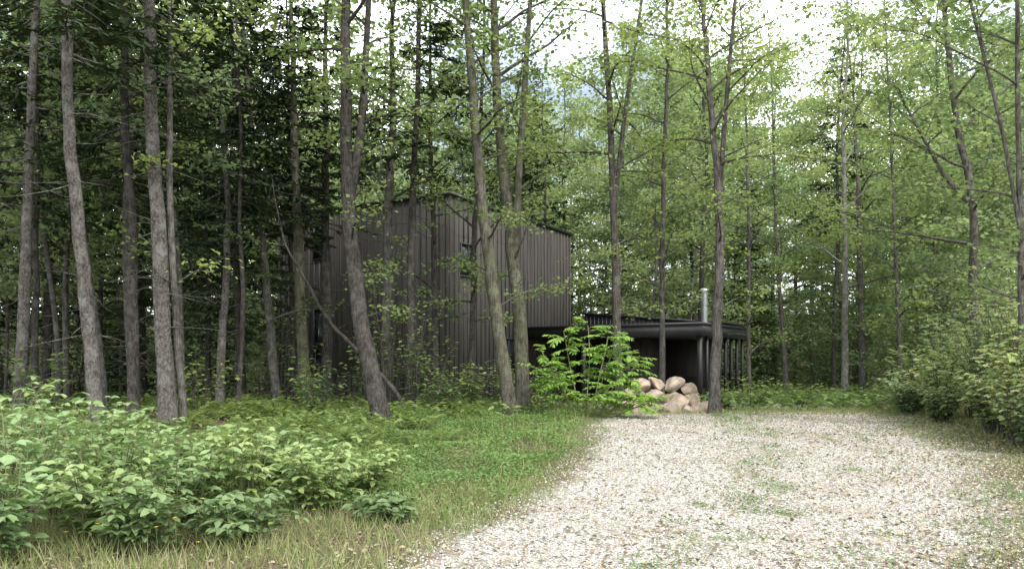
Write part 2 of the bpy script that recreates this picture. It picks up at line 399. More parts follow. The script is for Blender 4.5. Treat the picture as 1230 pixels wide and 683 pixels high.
def stones(name, n):
    y = 5 + 16 * rng.random(n) ** 1.6
    t = rng.random(n); x = xl(y) - 0.15 + (xr(y) - xl(y) + 0.2) * t
    c = np.stack([x, y, gz(x, y) + 0.014], 1)
    T = np.array([(1, 0, 0), (0, 1, 0), (-1, 0, 0), (0, -1, 0), (0, 0, 1), (0, 0, -1)], float)
    F = np.array([(0, 1, 4), (1, 2, 4), (2, 3, 4), (3, 0, 4), (1, 0, 5), (2, 1, 5), (3, 2, 5), (0, 3, 5)])
    s = rng.uniform(0.006, 0.016, n) * (1 + (rng.random(n) > 0.96) * 0.8)
    sc = s[:, None] * rng.uniform(0.6, 1.3, (n, 3)) * np.array([1.15, 1.0, 0.6])
    a = rng.uniform(0, 6.28, n)
    V = T[None] * sc[:, None] + rng.normal(0, 0.22, (n, 6, 3)) * s[:, None, None]
    ca, sa = np.cos(a)[:, None], np.sin(a)[:, None]
    V = np.stack([V[..., 0] * ca - V[..., 1] * sa, V[..., 0] * sa + V[..., 1] * ca, V[..., 2]], -1) + c[:, None]
    mb = MB(); mb.add(V.reshape(-1, 3), (F[None] + (np.arange(n) * 6)[:, None, None]).reshape(-1, 3), 0, np.repeat(rng.random(n), 6))
    obj(name, mb.mesh(name, [M_stone]))
stones('loose_gravel', 42000)

def litter(name, x, y, size, mat):
    n = len(x); c = np.stack([x, y, gz(x, y) + rng.uniform(0.018, 0.035, n)], 1)
    D = rng.normal(0, 1, (n, 3)); D[:, 2] *= 0.25; Nn = rng.normal(0, 0.35, (n, 3)); Nn[:, 2] += 1
    L_ = size * rng.uniform(0.6, 1.4, n); mb = MB()
    leaves(mb, c, D, Nn, L_, L_ * 0.7, 'leaf', 0)
    obj(name, mb.mesh(name, [mat]))
n = 18000; y = 5 + 16 * rng.random(n) ** 1.1; t = 1 - rng.random(n) ** 2.2 * 0.97
x = xl(y) + (xr(y) + 0.4 - xl(y)) * t
litter('fallen_leaves', x, y, 0.045, M_dead)
n = 18000; y = 6 + 22 * rng.random(n) ** .85; x = xl(y) - 0.0 - 16 * rng.random(n) * (y / 20)
litter('forest_leaf_litter', x, y, 0.05, M_dead)

def cover(name, n, x, y, hmax, size, mat, kind='leaf'):
    c = np.stack([x, y, gz(x, y) + 0.02 + hmax * rng.random(n) ** 0.7 * (0.55 + 0.45 * np.sin(x * 3.1 + 1) * np.sin(y * 2.3))], 1)
    D = rng.normal(0, 1, (n, 3)); D[:, 2] = np.abs(D[:, 2]) * 0.35; Nn = rng.normal(0, 0.4, (n, 3)); Nn[:, 2] += 1
    L_ = size * rng.uniform(0.6, 1.4, n); mb = MB()
    patch = 0.5 + 0.3 * np.sin(x * 1.9) * np.sin(y * 1.3 + x)
    leaves(mb, c, D, Nn, L_, L_ * 0.6, kind, 0, np.clip(patch + rng.normal(0, 0.2, n), 0, 1))
    obj(name, mb.mesh(name, [mat]))
n = 95000; y = 8.6 + 11.5 * rng.random(n) ** 1.05; t = rng.random(n) ** 0.9
x = xl(y) - 0.05 + rng.normal(0, 0.12, n) - t * (4.2 + (y - 8) * 0.2)
pn = np.sin(x * 2.7 + 3 * np.sin(y * .8)) * np.sin(y * 1.9 + 2 * np.sin(x * 1.1))
keep = (rng.random(n) < np.clip((y - 8.4) / 1.5, 0, 1)) & (rng.random(n) < np.clip(0.78 + 0.62 * pn, 0.12, 1))
x = x[keep]; y = y[keep]; n = len(x)
cover('clover_groundcover', n, x, y, 0.2, 0.045, M_cover)
wx = []; wy = []
for k in range(330):
    y0 = rng.uniform(6, 20.3); lane = rng.choice([0.42, 0.5, 0.72, 0.9, 0.03], p=[.3, .2, .15, .25, .1])
    x0 = xl(y0) + (xr(y0) - xl(y0)) * (lane + rng.normal(0, 0.05)); m_ = rng.integers(10, 90)
    s_ = rng.uniform(.05, .2); wx.append(x0 + rng.normal(0, s_, m_)); wy.append(y0 + rng.normal(0, s_ * 1.6, m_))
wx = np.concatenate(wx); wy = np.concatenate(wy)
cover('driveway_weeds', len(wx), wx, wy, 0.035, 0.025, M_cover)

def grass(name, x, y, h, mat, lo=0, hi=1, w=0.006):
    n = len(x); c = np.stack([x, y, gz(x, y)], 1)
    D = rng.normal(0, 0.45, (n, 3)); D[:, 2] = 1
    Nn = rng.normal(0, 1, (n, 3)); Nn[:, 2] = 0.1
    H_ = h * rng.uniform(0.4, 1.3, n); mb = MB()
    leaves(mb, c, D, Nn, H_, np.full(n, w), 'blade', 0, lo + (hi - lo) * rng.random(n))
    obj(name, mb.mesh(name, [mat]))
n = 18000; y = 5.6 + 5 * rng.random(n); x = xl(y) + 0.25 - rng.random(n) ** 0.8 * 4.2
k_ = rng.random(n) < 0.65 + 0.5 * np.sin(x * 4 + y) * np.sin(y * 3.3)
grass('dry_grass', x[k_], y[k_], 0.2, M_grass, 0.0, 0.95)
n = 9000; y = 8 + 13 * rng.random(n); x = xl(y) + rng.normal(-0.15, 0.3, n)
grass('grass_verge', x, y, 0.1, M_grass, 0, 0.8)
n = 10000; y = 6 + 15 * rng.random(n); x = xr(y) + rng.normal(0.2, 0.6, n)
grass('grass_verge', x, y, 0.12, M_grass, 0, 0.7)
n = 2500; y = 9 + 10 * rng.random(n); x = xl(y) - 5.5 * rng.random(n)
grass('tall_grass', x, y, 0.34, M_grass, 0, 0.7, 0.006)
cx = []; cy = []
for k in range(150):
    y0 = rng.uniform(6, 20); 
    x0 = xl(y0) + (xr(y0) - xl(y0)) * (rng.choice([0.45, 0.52, 0.85]) + rng.normal(0, 0.07)); m_ = rng.integers(8, 40)
    cx.append(x0 + rng.normal(0, 0.07, m_)); cy.append(y0 + rng.normal(0, 0.1, m_))
grass('driveway_grass', np.concatenate(cx), np.concatenate(cy), 0.05, M_grass, 0, 0.5)
n = 8000; y = rng.uniform(19.3, 22, n); x = rng.uniform(1, 12, n)
grass('grass_crest', x, y, 0.16, M_grass, 0, 0.6)
n = 30; y = rng.uniform(6.3, 8.6, n); x = xl(y) - rng.uniform(0.8, 3.4, n); mb = MB()
for a_, b_ in zip(x, y):
    z = float(gz(a_, b_)); h_ = rng.uniform(0.2, 0.45)
    tube(mb, [(a_, b_, z), (a_ + .02, b_, z + h_ * .5), (a_, b_ + .02, z + h_)], [.003, .0025, .002], 3, 1)
    an = np.arange(6) * 1.047; D = np.stack([np.cos(an), np.sin(an), 0.2 + 0 * an], 1)
    leaves(mb, np.tile([a_, b_ + .02, z + h_], (6, 1)), D, np.tile([0, 0, 1.], (6, 1)), 0.022, 0.012, 'quad', 0)
obj('yellow_wildflowers', mb.mesh('yellow_wildflowers', [M_flower, M_cover]))

# ------------------------------------------------------------------ shrubs
def shrub(name, x0, y0, h, rad, nst, npl, ls, mat, wood, kind='leaf', leaflets=3):
    mb = MB(); z0 = float(gz(x0, y0))
    for i in range(nst):
        az = rng.uniform(0, 6.28); hh = h * rng.uniform(0.55, 1.05)
        sp = rad * rng.uniform(0.15, 1.0)
        b = np.array([x0 + math.cos(az) * rad * 0.3 * rng.random(), y0 + math.sin(az) * rad * 0.3 * rng.random(), z0 - 0.02])
        u = np.linspace(0, 1, 7)[:, None]
        e = np.array([math.cos(az) * sp, math.sin(az) * sp, 0])
        P = b + e * u ** 1.5 + np.array([0, 0, hh]) * (u - 0.18 * u ** 3) / 0.82 + rng.normal(0, 0.015, (7, 3)) * u
        tube(mb, P, np.linspace(0.006 + 0.003 * h, 0.002, 7), 4, 0)
        for j in range(npl):
            t = (0.2 + 0.8 * (j + rng.random()) / npl) * 5.99; a = int(t); c = P[a] + (P[a + 1] - P[a]) * (t - a)
            la = rng.uniform(0, 6.28); pet = ls * rng.uniform(0.4, 1.0)
            d = np.array([math.cos(la), math.sin(la), rng.uniform(-0.1, 0.5)]); c2 = c + d * pet
            tube(mb, [c, (c + c2) / 2 + [0, 0, .01], c2], [.002, .0017, .0015], 3, 0)
            offs = [0] if leaflets == 1 else ([0, 1.15, -1.15] if leaflets == 3 else [0, .8, -.8, 1.7, -1.7])
            n_ = len(offs); A = la + np.array(offs) + rng.normal(0, 0.15, n_)
            D = np.stack([np.cos(A), np.sin(A), rng.uniform(-0.45, 0.1, n_)], 1)
            Nn = rng.normal(0, 0.25, (n_, 3)) + np.array([0, 0, 1]) + rng.normal(0, 0.25, 3)
            S_ = ls * rng.uniform(0.7, 1.2) * np.where(np.array(offs) == 0, 1.1, 0.85)
            leaves(mb, np.tile(c2, (n_, 1)), D, Nn, S_, S_ * 0.62, kind, 1, np.clip(0.25 + 0.5 * (t / 6) + rng.normal(0, 0.2) + rng.normal(0, .05, n_), 0, 1))
    return obj(name, mb.mesh(name, [wood, mat]))
M_stem = simple('green_stem', (0.12, 0.13, 0.05), 0.7)
for (a_, b_, h_, r_) in [(-4.5, 7.5, 1.25, .75), (-3.9, 8.2, 1.15, .65), (-3.2, 7.9, 1.0, .6), (-2.7, 8.4, 1.0, .55), (-3.7, 9.8, .95, .7), (-2.1, 8.9, .75, .5),
                       (-5.8, 9.2, 1.35, .9), (-4.9, 10.2, 1.1, .8), (-1.7, 9.7, .6, .45), (-4.1, 6.7, .85, .5), (-3.2, 7.1, .65, .5), (-2.5, 7.5, .5, .45), (-6.8, 10.8, 1.3, .9), (-2.9, 10.4, .8, .6), (-1.3, 8.5, .3, .3),
                       (-3.5, 9.0, 1.05, .6), (-4.7, 8.6, 1.2, .7), (-2.4, 9.7, .7, .5), (-3.7, 7.3, .9, .5)]:
    shrub('raspberry_bush', a_, b_, h_, r_, 23, 9, 0.115, M_bush, M_stem, 'leaf', 3)
for (a_, b_, h_, r_) in [(9.5, 16.5, 2.4, .9), (9.1, 15.6, 1.2, .8), (9.4, 18.3, 1.5, .8), (10.3, 18.4, 2.4, 1.0), (8.9, 14.7, 2.0, .8), (8.6, 13.9, 1.7, .8), (9.8, 20.2, 1.7, 1.0),
                         (9.6, 15.4, 2.9, 1.0), (10.2, 16.8, 3.2, 1.2), (8.3, 13.1, 1.3, .7), (10.6, 20.5, 2.4, 1.1), (8.9, 12.4, 1.6, .8), (11.4, 18.6, 3.0, 1.2), (9.2, 19.3, .9, .7), (12, 21, 2.4, 1.2), (9.2, 13.9, 2.4, .9), (8.9, 17.3, .8, .5)]:
    shrub('roadside_shrub', a_, b_, h_, r_, 40, 14, 0.105, M_bush_r, B_maple, 'leaf', 3)
for (a_, b_, h_, r_) in [(-3.0, 20.5, 3.1, .7), (-2.3, 19.5, 2.4, .5), (-5.2, 21, 1.8, .6), (-1.2, 21.0, 1.3, .8), (-7, 18.5, 1.5, .9), (0.2, 21.5, 1.3, .9), (6.4, 22.3, .9, .8), (7.6, 22, .8, .8),
                       (-3.8, 21.8, 1.4, 1.0), (-0.4, 22.5, 1.5, .9), (-9.5, 17, 1.7, 1.0), (5.6, 21.6, .6, .5), (-1.6, 19.0, 1.0, .6), (-4.4, 18.6, 1.1, .6), (-6.2, 22.5, 3.0, .9), (0.9, 22.6, 1.2, .8),
                       (-3.6, 21.0, 2.8, .6), (-1.9, 20.6, 2.2, .6), (-0.9, 19.9, 1.2, .5)]:
    shrub('maple_sapling', a_, b_, h_, r_, 14, 16, 0.12, M_fern, B_maple, 'maple', 1)
def undergrowth(name, pts, h, ls):
    mb = MB()
    C = []; D = []
    for (x0, y0) in pts:
        hh = h * rng.uniform(0.5, 1.4); m_ = rng.integers(10, 22); z0 = float(gz(x0, y0))
        an = rng.uniform(0, 6.28, m_); rr_ = hh * 0.8 * rng.random(m_)
        C.append(np.stack([x0 + np.cos(an) * rr_, y0 + np.sin(an) * rr_, z0 + hh * rng.uniform(0.25, 1.0, m_) * (1 - 0.4 * rr_ / hh)], 1))
        D.append(np.stack([np.cos(an), np.sin(an), rng.uniform(-.5, .4, m_)], 1))
    C = np.concatenate(C); D = np.concatenate(D); n = len(C); Nn = rng.normal(0, .35, (n, 3)); Nn[:, 2] += 1
    L_ = ls * rng.uniform(.6, 1.5, n)
    leaves(mb, C, D, Nn, L_, L_ * .5, 'leaf', 0)
    obj(name, mb.mesh(name, [M_fern]))
def ferns(name, pts, h):
    mb = MB()
    for (x0, y0) in pts:
        z0 = float(gz(x0, y0)); k0 = rng.uniform(0, 6.28); hh = h * rng.uniform(.6, 1.2)
        for i in range(rng.integers(6, 10)):
            Q = limb_path((x0, y0, z0), k0 + i * 2.4, rng.uniform(.7, 1.2), hh, 7, 0.2, .02)
            u = np.repeat(np.linspace(.8, 5.95, 12), 2); ai = u.astype(int); cc = Q[ai] + (Q[ai + 1] - Q[ai]) * (u - ai)[:, None]
            tg = nrm(Q[ai + 1] - Q[ai]); sd = nrm(np.cross(tg, np.array([0, 0, 1.]))); sg = np.tile([1, -1], 12)[:, None]
            Ll = hh * .24 * np.sin(np.clip(u / 6, 0, 1) * 2.6 + .4)
            leaves(mb, cc, tg * .4 + sd * sg + rng.normal(0, .06, (24, 3)), np.tile([0, 0, 1.], (24, 1)), Ll, Ll * .28, 'quad', 0, np.full(24, rng.uniform(.3, 1)))
    obj(name, mb.mesh(name, [M_fern]))
fp = []
while len(fp) < 150:
    y0 = rng.uniform(11.5, 22); x0 = rng.uniform(-9, 1.2)
    if y0 < 20 and x0 > xl(y0) - 2.2: continue
    fp.append((x0, y0))
fp += [(1.0, 18.6), (2.2, 19.2), (2.5, 18.9), (.7, 19.2), (1.9, 18.4)]
ferns('fern_patch', fp, .65)
pts = []
while len(pts) < 1700:
    y0 = rng.uniform(12.5, 30); x0 = rng.uniform(-0.66 * y0 - 2, 2)
    if x0 > xl(y0) - 3.2 + max(0, y0 - 17) * 1.2 and y0 < 20: continue
    dx, dy = x0 + 1.9, y0 - 25; lu = dx * .848 - dy * .53; lv = dx * .53 + dy * .848
    if -7.5 < lu < 6.6 and lv > -0.2: continue
    if rng.random() > 0.6 + 0.5 * math.sin(x0 * 1.3) * math.sin(y0 * .9) : continue
    pts.append((x0, y0))
undergrowth('forest_undergrowth', pts, 0.36, 0.13)
pts = []
while len(pts) < 2400:
    y0 = rng.uniform(20.5, 48); x0 = rng.uniform(2, 34)
    dx, dy = x0 + 1.9, y0 - 25; lu = dx * .848 - dy * .53; lv = dx * .53 + dy * .848
    if -7.5 < lu < 6.8 and -0.2 < lv < 9.2: continue
    pts.append((x0, y0))
undergrowth('forest_undergrowth', pts, 0.5, 0.17)

def sumac(x0, y0, specs):
    mb = MB(); z0 = float(gz(x0, y0))
    for (dx, dy, h_) in specs:
        P = limb_path((x0 + dx * .3, y0 + dy * .3, z0 - .05), math.atan2(dy, dx), 1.4, h_, 6, 0.0, 0.04)
        P[:, 0] += np.linspace(0, dx * .7, 6); P[:, 1] += np.linspace(0, dy * .7, 6)
        tube(mb, P, np.linspace(0.02, 0.01, 6), 6, 0)
        nfr = 14
        for i in range(nfr):
            t = 5 * (1 - 0.55 * rng.random() ** 1.1) * 0.999; a = int(t); c = P[a] + (P[a + 1] - P[a]) * (t - a)
            az = i * 2.4 + rng.normal(0, .3); Lr = rng.uniform(0.35, 0.65)
            Q = limb_path(c, az, rng.uniform(0.0, .8), Lr, 8, 0.1, 0.03)
            tube(mb, Q, np.linspace(0.005, 0.002, 8), 3, 0)
            u = np.repeat(np.linspace(1.2, 6.95, 7), 2); ai = u.astype(int); cc = Q[ai] + (Q[ai + 1] - Q[ai]) * (u - ai)[:, None]
            tg = nrm(Q[ai + 1] - Q[ai]); up = np.array([0, 0, 1.]); sd = nrm(np.cross(tg, up))
            sg = np.tile([1, -1], 7)[:, None]
            D = tg * 0.6 + sd * sg - np.array([0, 0, .3]) + rng.normal(0, .2, (14, 3))
            Ll = 0.17 * np.sin(np.clip((u - .6) / 7, 0, 1) * 3.14 * .8 + .35)
            leaves(mb, cc, D, np.tile(up, (14, 1)) + rng.normal(0, .3, (14, 3)), Ll, Ll * 0.5, 'leaf', 1, np.clip(.5 + rng.normal(0, .25) + rng.normal(0, .12, 14), 0, 1))
    return obj('sumac_shrub', mb.mesh('sumac_shrub', [M_stem, M_sumac]))
sumac(1.6, 18.8, [(-.55, 0, 1.65), (.1, .1, 2.15), (.5, -.1, 1.9), (.9, 0, 1.4), (-.35, -.3, 1.05), (1.1, -.2, .6), (.7, .3, 2.0), (.4, -.4, .8), (-.75, .2, 1.2), (1.0, .2, 1.6), (1.4, -.3, .45), (-.2, .3, 2.0)])

# ------------------------------------------------------------------ boulders
rp = empty('boulder_pile', (0, 0, 0))
import bmesh
from mathutils import noise
def boulder(x0, y0, z0, s, seed):
    bm = bmesh.new(); bmesh.ops.create_icosphere(bm, subdivisions=4, radius=1)
    r_ = random.Random(seed)
    planes = [(Vector((r_.gauss(0, 1), r_.gauss(0, 1), r_.gauss(0, 1))).normalized(), r_.uniform(.5, .85)) for _ in range(11)]
    sc_ = (s * r_.uniform(.95, 1.45), s * r_.uniform(.8, 1.1), s * r_.uniform(.6, .9))
    for v in bm.verts:
        p_ = v.co.copy()
        for nn, dd in planes:
            q = p_.dot(nn)
            if q > dd: p_ -= nn * (q - dd) * 0.9
        p_ *= 1 + 0.08 * noise.noise(p_ * 2.2 + Vector((seed, 0, 0))) + 0.03 * noise.noise(p_ * 7 + Vector((seed, 0, 0)))
        v.co = Vector((p_.x * sc_[0], p_.y * sc_[1], p_.z * sc_[2])) * 1.12
    me = bpy.data.meshes.new('boulder'); bm.to_mesh(me); bm.free()
    for f in me.polygons: f.use_smooth = True
    me.materials.append(M_rock)
    o = obj('boulder', me, rp, (x0, y0, z0)); o.rotation_euler = (r_.uniform(-.5, .5), r_.uniform(-.5, .5), r_.uniform(0, 6.28))
zr = 0.42
bl = [(2.95, 21.0, .12, .25), (3.35, 20.9, .1, .2), (3.7, 21.0, .12, .27), (4.1, 20.9, .08, .19), (4.4, 21.1, .08, .22), (4.7, 21.2, .06, .16), (3.1, 21.4, .25, .28), (3.5, 21.4, .36, .25), (3.95, 21.4, .34, .28), (4.35, 21.5, .26, .24),
      (3.1, 21.6, .66, .26), (3.5, 21.6, .74, .22), (3.9, 21.5, .72, .26), (4.3, 21.6, .6, .22), (3.35, 21.25, .45, .18), (4.75, 21.5, .14, .2), (2.75, 21.5, .15, .25), (2.9, 21.7, .5, .22), (5.0, 21.4, .03, .13), (3.75, 20.75, .02, .11), (3.15, 20.7, .02, .12), (4.5, 20.8, .02, .1)]
for k, (a_, b_, c_, s_) in enumerate(bl): boulder(a_ + 0.15, b_ - .6, zr + c_, s_ * 1.08, k + 3)

# ------------------------------------------------------------------ house
HC = (-1.9, 25.0, 0.0)
house = empty('black_house', HC, math.atan2(-.53, .848))
def box(mb, x0, x1, y0, y1, z0, z1, mi=0):
    V = [(x0, y0, z0), (x1, y0, z0), (x1, y1, z0), (x0, y1, z0), (x0, y0, z1), (x1, y0, z1), (x1, y1, z1), (x0, y1, z1)]
    mb.add(V, [(0, 3, 2, 1), (4, 5, 6, 7), (0, 1, 5, 4), (1, 2, 6, 5), (2, 3, 7, 6), (3, 0, 4, 7)], mi)
def part(name, mb, mats): return obj(name, mb.mesh(name, mats), house)
X0, Y1 = -7.3, 7.8
def zt(y): return 6.82 - 0.025 * y
mb = MB()
V = [(X0, 0, 0), (0, 0, 0), (0, Y1, 0), (X0, Y1, 0), (X0, 0, zt(0)), (0, 0, zt(0)), (0, Y1, zt(Y1)), (X0, Y1, zt(Y1))]
mb.add(V, [(0, 3, 2, 1), (4, 5, 6, 7), (0, 1, 5, 4), (1, 2, 6, 5), (2, 3, 7, 6), (3, 0, 4, 7)])
part('wall', mb, [M_siding])
wins_f = [(-5.55, -5.1, 5.2, 6.45), (-5.55, -5.1, 1.8, 3.5)]
wins_r = [(.6, 1.4, 4.4, 5.35), (2.7, 3.95, 1.3, 2.5)]
mb = MB()
x = X0 + 0.02
while x < -0.02:
    segs = [(0.3, zt(0) - .09)]
    for (a_, b_, c_, d_) in wins_f:
        if a_ - .06 < x < b_ + .06: segs = [s for (p0, p1) in segs for s in ((p0, min(p1, c_ - .07)), (max(p0, d_ + .07), p1)) if s[1] > s[0] + .02]
    for p0, p1 in segs: box(mb, x, x + .03, -.035, -0.002, p0, p1)
    x += 0.24
y = 0.02
while y < Y1 - .02:
    segs = [(0.3, zt(y) - .09)]
    for (a_, b_, c_, d_) in wins_r:
        if a_ - .06 < y < b_ + .06: segs = [s for (p0, p1) in segs for s in ((p0, min(p1, c_ - .07)), (max(p0, d_ + .07), p1)) if s[1] > s[0] + .02]
    for p0, p1 in segs: box(mb, .002, .035, y, y + .03, p0, p1)
    y += 0.24
part('siding_battens', mb, [M_siding])
mb = MB()
for (ya, yb, xa, xb) in ((-.07, -.003, X0 - .05, .07), (Y1 + .003, Y1 + .07, X0 - .05, .07)):
    z = zt(0 if ya < 1 else Y1); box(mb, xa, xb, ya, yb, z - .07, z + .03)
V = []
for (yq) in (-.002, Y1 + .002):
    V += [(.003, yq, zt(yq) - .07), (.072, yq, zt(yq) - .07), (.072, yq, zt(yq) + .032), (.003, yq, zt(yq) + .032)]
mb.add(V, [(0, 1, 2, 3), (4, 7, 6, 5), (1, 5, 6, 2), (0, 4, 5, 1), (3, 2, 6, 7), (0, 3, 7, 4)])
part('roof_edge_trim', mb, [M_trim])
mb = MB(); mg = MB()
for (a_, b_, c_, d_) in wins_f:
    box(mg, a_, b_, -.02, -.004, c_, d_)
    box(mb, a_ - .04, a_, -.06, -.003, c_ - .04, d_ + .04); box(mb, b_, b_ + .04, -.06, -.003, c_ - .04, d_ + .04)
    box(mb, a_, b_, -.057, -.003, c_ - .04, c_); box(mb, a_, b_, -.057, -.003, d_, d_ + .04)
for (a_, b_, c_, d_) in wins_r:
    box(mg, .004, .02, a_, b_, c_, d_)
    box(mb, .003, .06, a_ - .04, a_, c_ - .04, d_ + .04); box(mb, .003, .06, b_, b_ + .04, c_ - .04, d_ + .04)
    box(mb, .003, .057, a_, b_, c_ - .04, c_); box(mb, .003, .057, a_, b_, d_, d_ + .04)
    mm = (a_ + b_) / 2; box(mb, .021, .05, mm - .02, mm + .02, c_, d_)
part('window_frame', mb, [M_trim]); part('window_glass', mg, [M_glass])
PF, PB, PX = 4.3, 8.8, 6.33
mb = MB(); box(mb, .08, PX, PF, PB, 2.56, 2.84); part('porch_ceiling_slab', mb, [M_int])
mb = MB()
box(mb, .085, PX + .06, PF - .06, PF - .003, 2.54, 2.92); box(mb, PX + .003, PX + .06, PF, PB, 2.54, 2.92)
box(mb, .09, PX, PF, PB, 2.843, 2.9)
box(mb, .09, PX + .09, PF - .09, PF - .063, 2.87, 2.95); box(mb, PX + .063, PX + .09, PF - .062, PB, 2.87, 2.95)
part('porch_fascia', mb, [M_trim])
mb = MB()
xa, xb, ya, yb = .9, 6.25, 7.2, 8.75
V = [(xa, ya, 2.905), (xb, ya, 2.905), (xb, yb, 2.905), (xa, yb, 2.905), (xa, ya, 3.5), (xb, ya, 3.0), (xb, yb, 3.0), (xa, yb, 3.5)]
mb.add(V, [(0, 3, 2, 1), (4, 5, 6, 7), (0, 1, 5, 4), (1, 2, 6, 5), (2, 3, 7, 6), (3, 0, 4, 7)])
x = xa + .05
while x < xb - .1:
    t = (x - xa) / (xb - xa); box(mb, x, x + .06, ya - .03, ya - .002, 2.91, 3.47 - .5 * t); x += .16
part('raised_roof', mb, [M_roof])
mb = MB()
V = [(xa - .06, ya - .1, 3.505), (xb + .06, ya - .1, 3.005), (xb + .06, yb + .05, 3.005), (xa - .06, yb + .05, 3.505)]
V += [(a_, b_, c_ + .07) for a_, b_, c_ in V]
mb.add(V, [(0, 3, 2, 1), (4, 5, 6, 7), (0, 1, 5, 4), (1, 2, 6, 5), (2, 3, 7, 6), (3, 0, 4, 7)])
part('raised_roof_cap', mb, [M_trim])
mb = MB()
for x in (2.3, 3.87, PX - .07): box(mb, x - .07, x + .07, PF + .02, PF + .16, .42, 2.558)
for x in (5.1,): box(mb, x - .04, x + .04, PF + .05, PF + .11, .42, 2.557)
y = PF + .75
while y < PB: box(mb, PX - .12, PX - .03, y - .05, y + .05, .42, 2.556); y += .62
x = 5.35
while x < PX: box(mb, x - .035, x + .035, PB - .1, PB - .03, .42, 2.555); x += .5
box(mb, 5.3, PX - .13, PB - .09, PB - .04, 1.3, 1.36)
part('porch_posts', mb, [M_trim])
mb = MB(); box(mb, .05, PX + .05, PF - .05, PB, .05, .4); part('porch_deck', mb, [M_deck])
mb = MB(); box(mb, .08, 3.6, 6.4, 6.6, .41, 2.555); box(mb, 3.5, 3.6, 6.61, PB - .25, .41, 2.555); box(mb, 3.5, 5.3, PB - .24, PB - .12, .41, 2.555)
x = .15
while x < 3.5: box(mb, x, x + .03, 6.36, 6.398, .41, 2.555); x += .3
part('recessed_wall', mb, [M_siding])
mb = MB(); box(mb, 1.0, 2.9, 6.33, 6.355, .5, 2.4); part('glass_door', mb, [M_glass])
mb = MB(); box(mb, 4.2, 5.6, 7.2, 7.9, .41, .85); box(mb, 4.2, 5.6, 7.75, 7.9, .86, 1.25); part('porch_sofa', mb, [M_int])
mb = MB()
tube(mb, [(5.5, 7.0, 2.9), (5.5, 7.0, 3.5), (5.5, 7.0, 4.05)], [.11] * 3, 20)
tube(mb, [(5.5, 7.0, 3.0), (5.5, 7.0, 3.06), (5.5, 7.0, 3.1)], [.2, .2, .11], 20)
tube(mb, [(5.5, 7.0, 4.06), (5.5, 7.0, 4.12)], [.09, .09], 20)
tube(mb, [(5.5, 7.0, 4.13), (5.5, 7.0, 4.2), (5.5, 7.0, 4.24)], [.15, .15, .01], 20)
part('chimney_pipe', mb, [M_steel])

# ------------------------------------------------------------------ surveyed trees: distance, trunk width, [(bearing mil, elevation mil)], kind, bark, crown base
HT = [
 (17.5, 14, [(-593, -70), (-588, 200), (-577, 400)], 'c', B_spruce, 5),
 (13.6, 17, [(-495, -105), (-515, 120), (-530, 300), (-537, 440)], 'c', B_spruce, 6.5),
 (19.0, 8, [(-573, -65), (-570, 200), (-572, 440)], 'c', B_dark, 4.5),
 (16.5, 14, [(-455, -78), (-458, 150), (-463, 320)], 'c', B_dark, 4.5),
 (15.7, 20, [(-412, -84), (-424, 150), (-432, 300), (-437, 440)], 'c', B_spruce, 6.5),
 (15.9, 9, [(-393, -84), (-405, 150), (-415, 440)], 'd', B_maple, 7),
 (22.0, 11, [(-280, -54), (-300, 130), (-318, 300), (-330, 440)], 'd', B_maple, 6),
 (22.3, 15, [(-245, -54), (-258, 160), (-262, 260), (-275, 440)], 'c', B_moss, 5),
 (23.0, 13, [(-222, -50), (-222, 200), (-226, 440)], 'c', B_dark, 4.8),
 (17.0, 21, [(-153, -74), (-180, 40), (-200, 180), (-205, 300), (-207, 440)], 'd', B_dark, 6),
 (19.0, 6, [(-112, -62), (-160, -10), (-220, 50), (-275, 150), (-285, 230)], 'n', B_dark, 5),
 (21.0, 14, [(-150, -55), (-148, 150), (-142, 300), (-140, 440)], 'd', B_maple, 5),
 (20.0, 10, [(-123, -60), (-122, 200), (-115, 440)], 'c', B_dark, 6),
 (22.0, 8, [(-88, -50), (-97, 100), (-98, 270), (-95, 440)], 'd', B_dark, 5),
 (19.0, 16, [(0, -62), (-18, 60), (-38, 190), (-48, 300), (-55, 440)], 'd', B_moss, 5.5),
 (20.0, 17, [(14, -60), (10, 60), (0, 130), (-13, 250), (-20, 440)], 'd', B_moss, 5.5),
 (22.0, 11, [(130, -48), (124, 150), (115, 300), (108, 440)], 'd', B_maple, 6),
 (23.0, 7, [(180, -45), (182, 150), (186, 340), (186, 440)], 'd', B_maple, 5.5),
 (20.0, 13, [(243, -60), (246, 150), (240, 280), (230, 440)], 'd', B_maple, 6),
 (27.0, 5, [(285, -48), (283, 200), (280, 300)], 'd', B_maple, 4.5),
 (30.0, 8, [(400, -46), (398, 150), (395, 300)], 'd', B_pale, 4.0),
 (30.5, 8, [(421, -46), (418, 180), (412, 330)], 'd', B_maple, 4.0),
 (32.0, 6, [(330, -42), (320, 150), (315, 250)], 'd', B_maple, 3.5),
 (19.0, 11, [(578, -55), (562, 60), (545, 200), (530, 300), (515, 440)], 'd', B_maple, 3.2),
 (15.0, 8, [(612, -75), (612, 200), (607, 440)], 'd', B_maple, 3.6),
 (24.0, 5, [(470, -45), (462, 150), (455, 300)], 'd', B_maple, 3.2),
 (24.0, 7, [(-262, -45), (-268, 150), (-270, 300)], 'c', B_dark, 5),
 (21.5, 7, [(-52, -50), (-45, 80), (-40, 250), (-30, 400)], 'd', B_dark, 4),
 (20.5, 6, [(-330, -55), (-318, 80), (-322, 250), (-325, 400)], 'c', B_dark, 4.5),
 (21.0, 10, [(-352, -55), (-345, 180), (-350, 400)], 'c', B_spruce, 5),
]
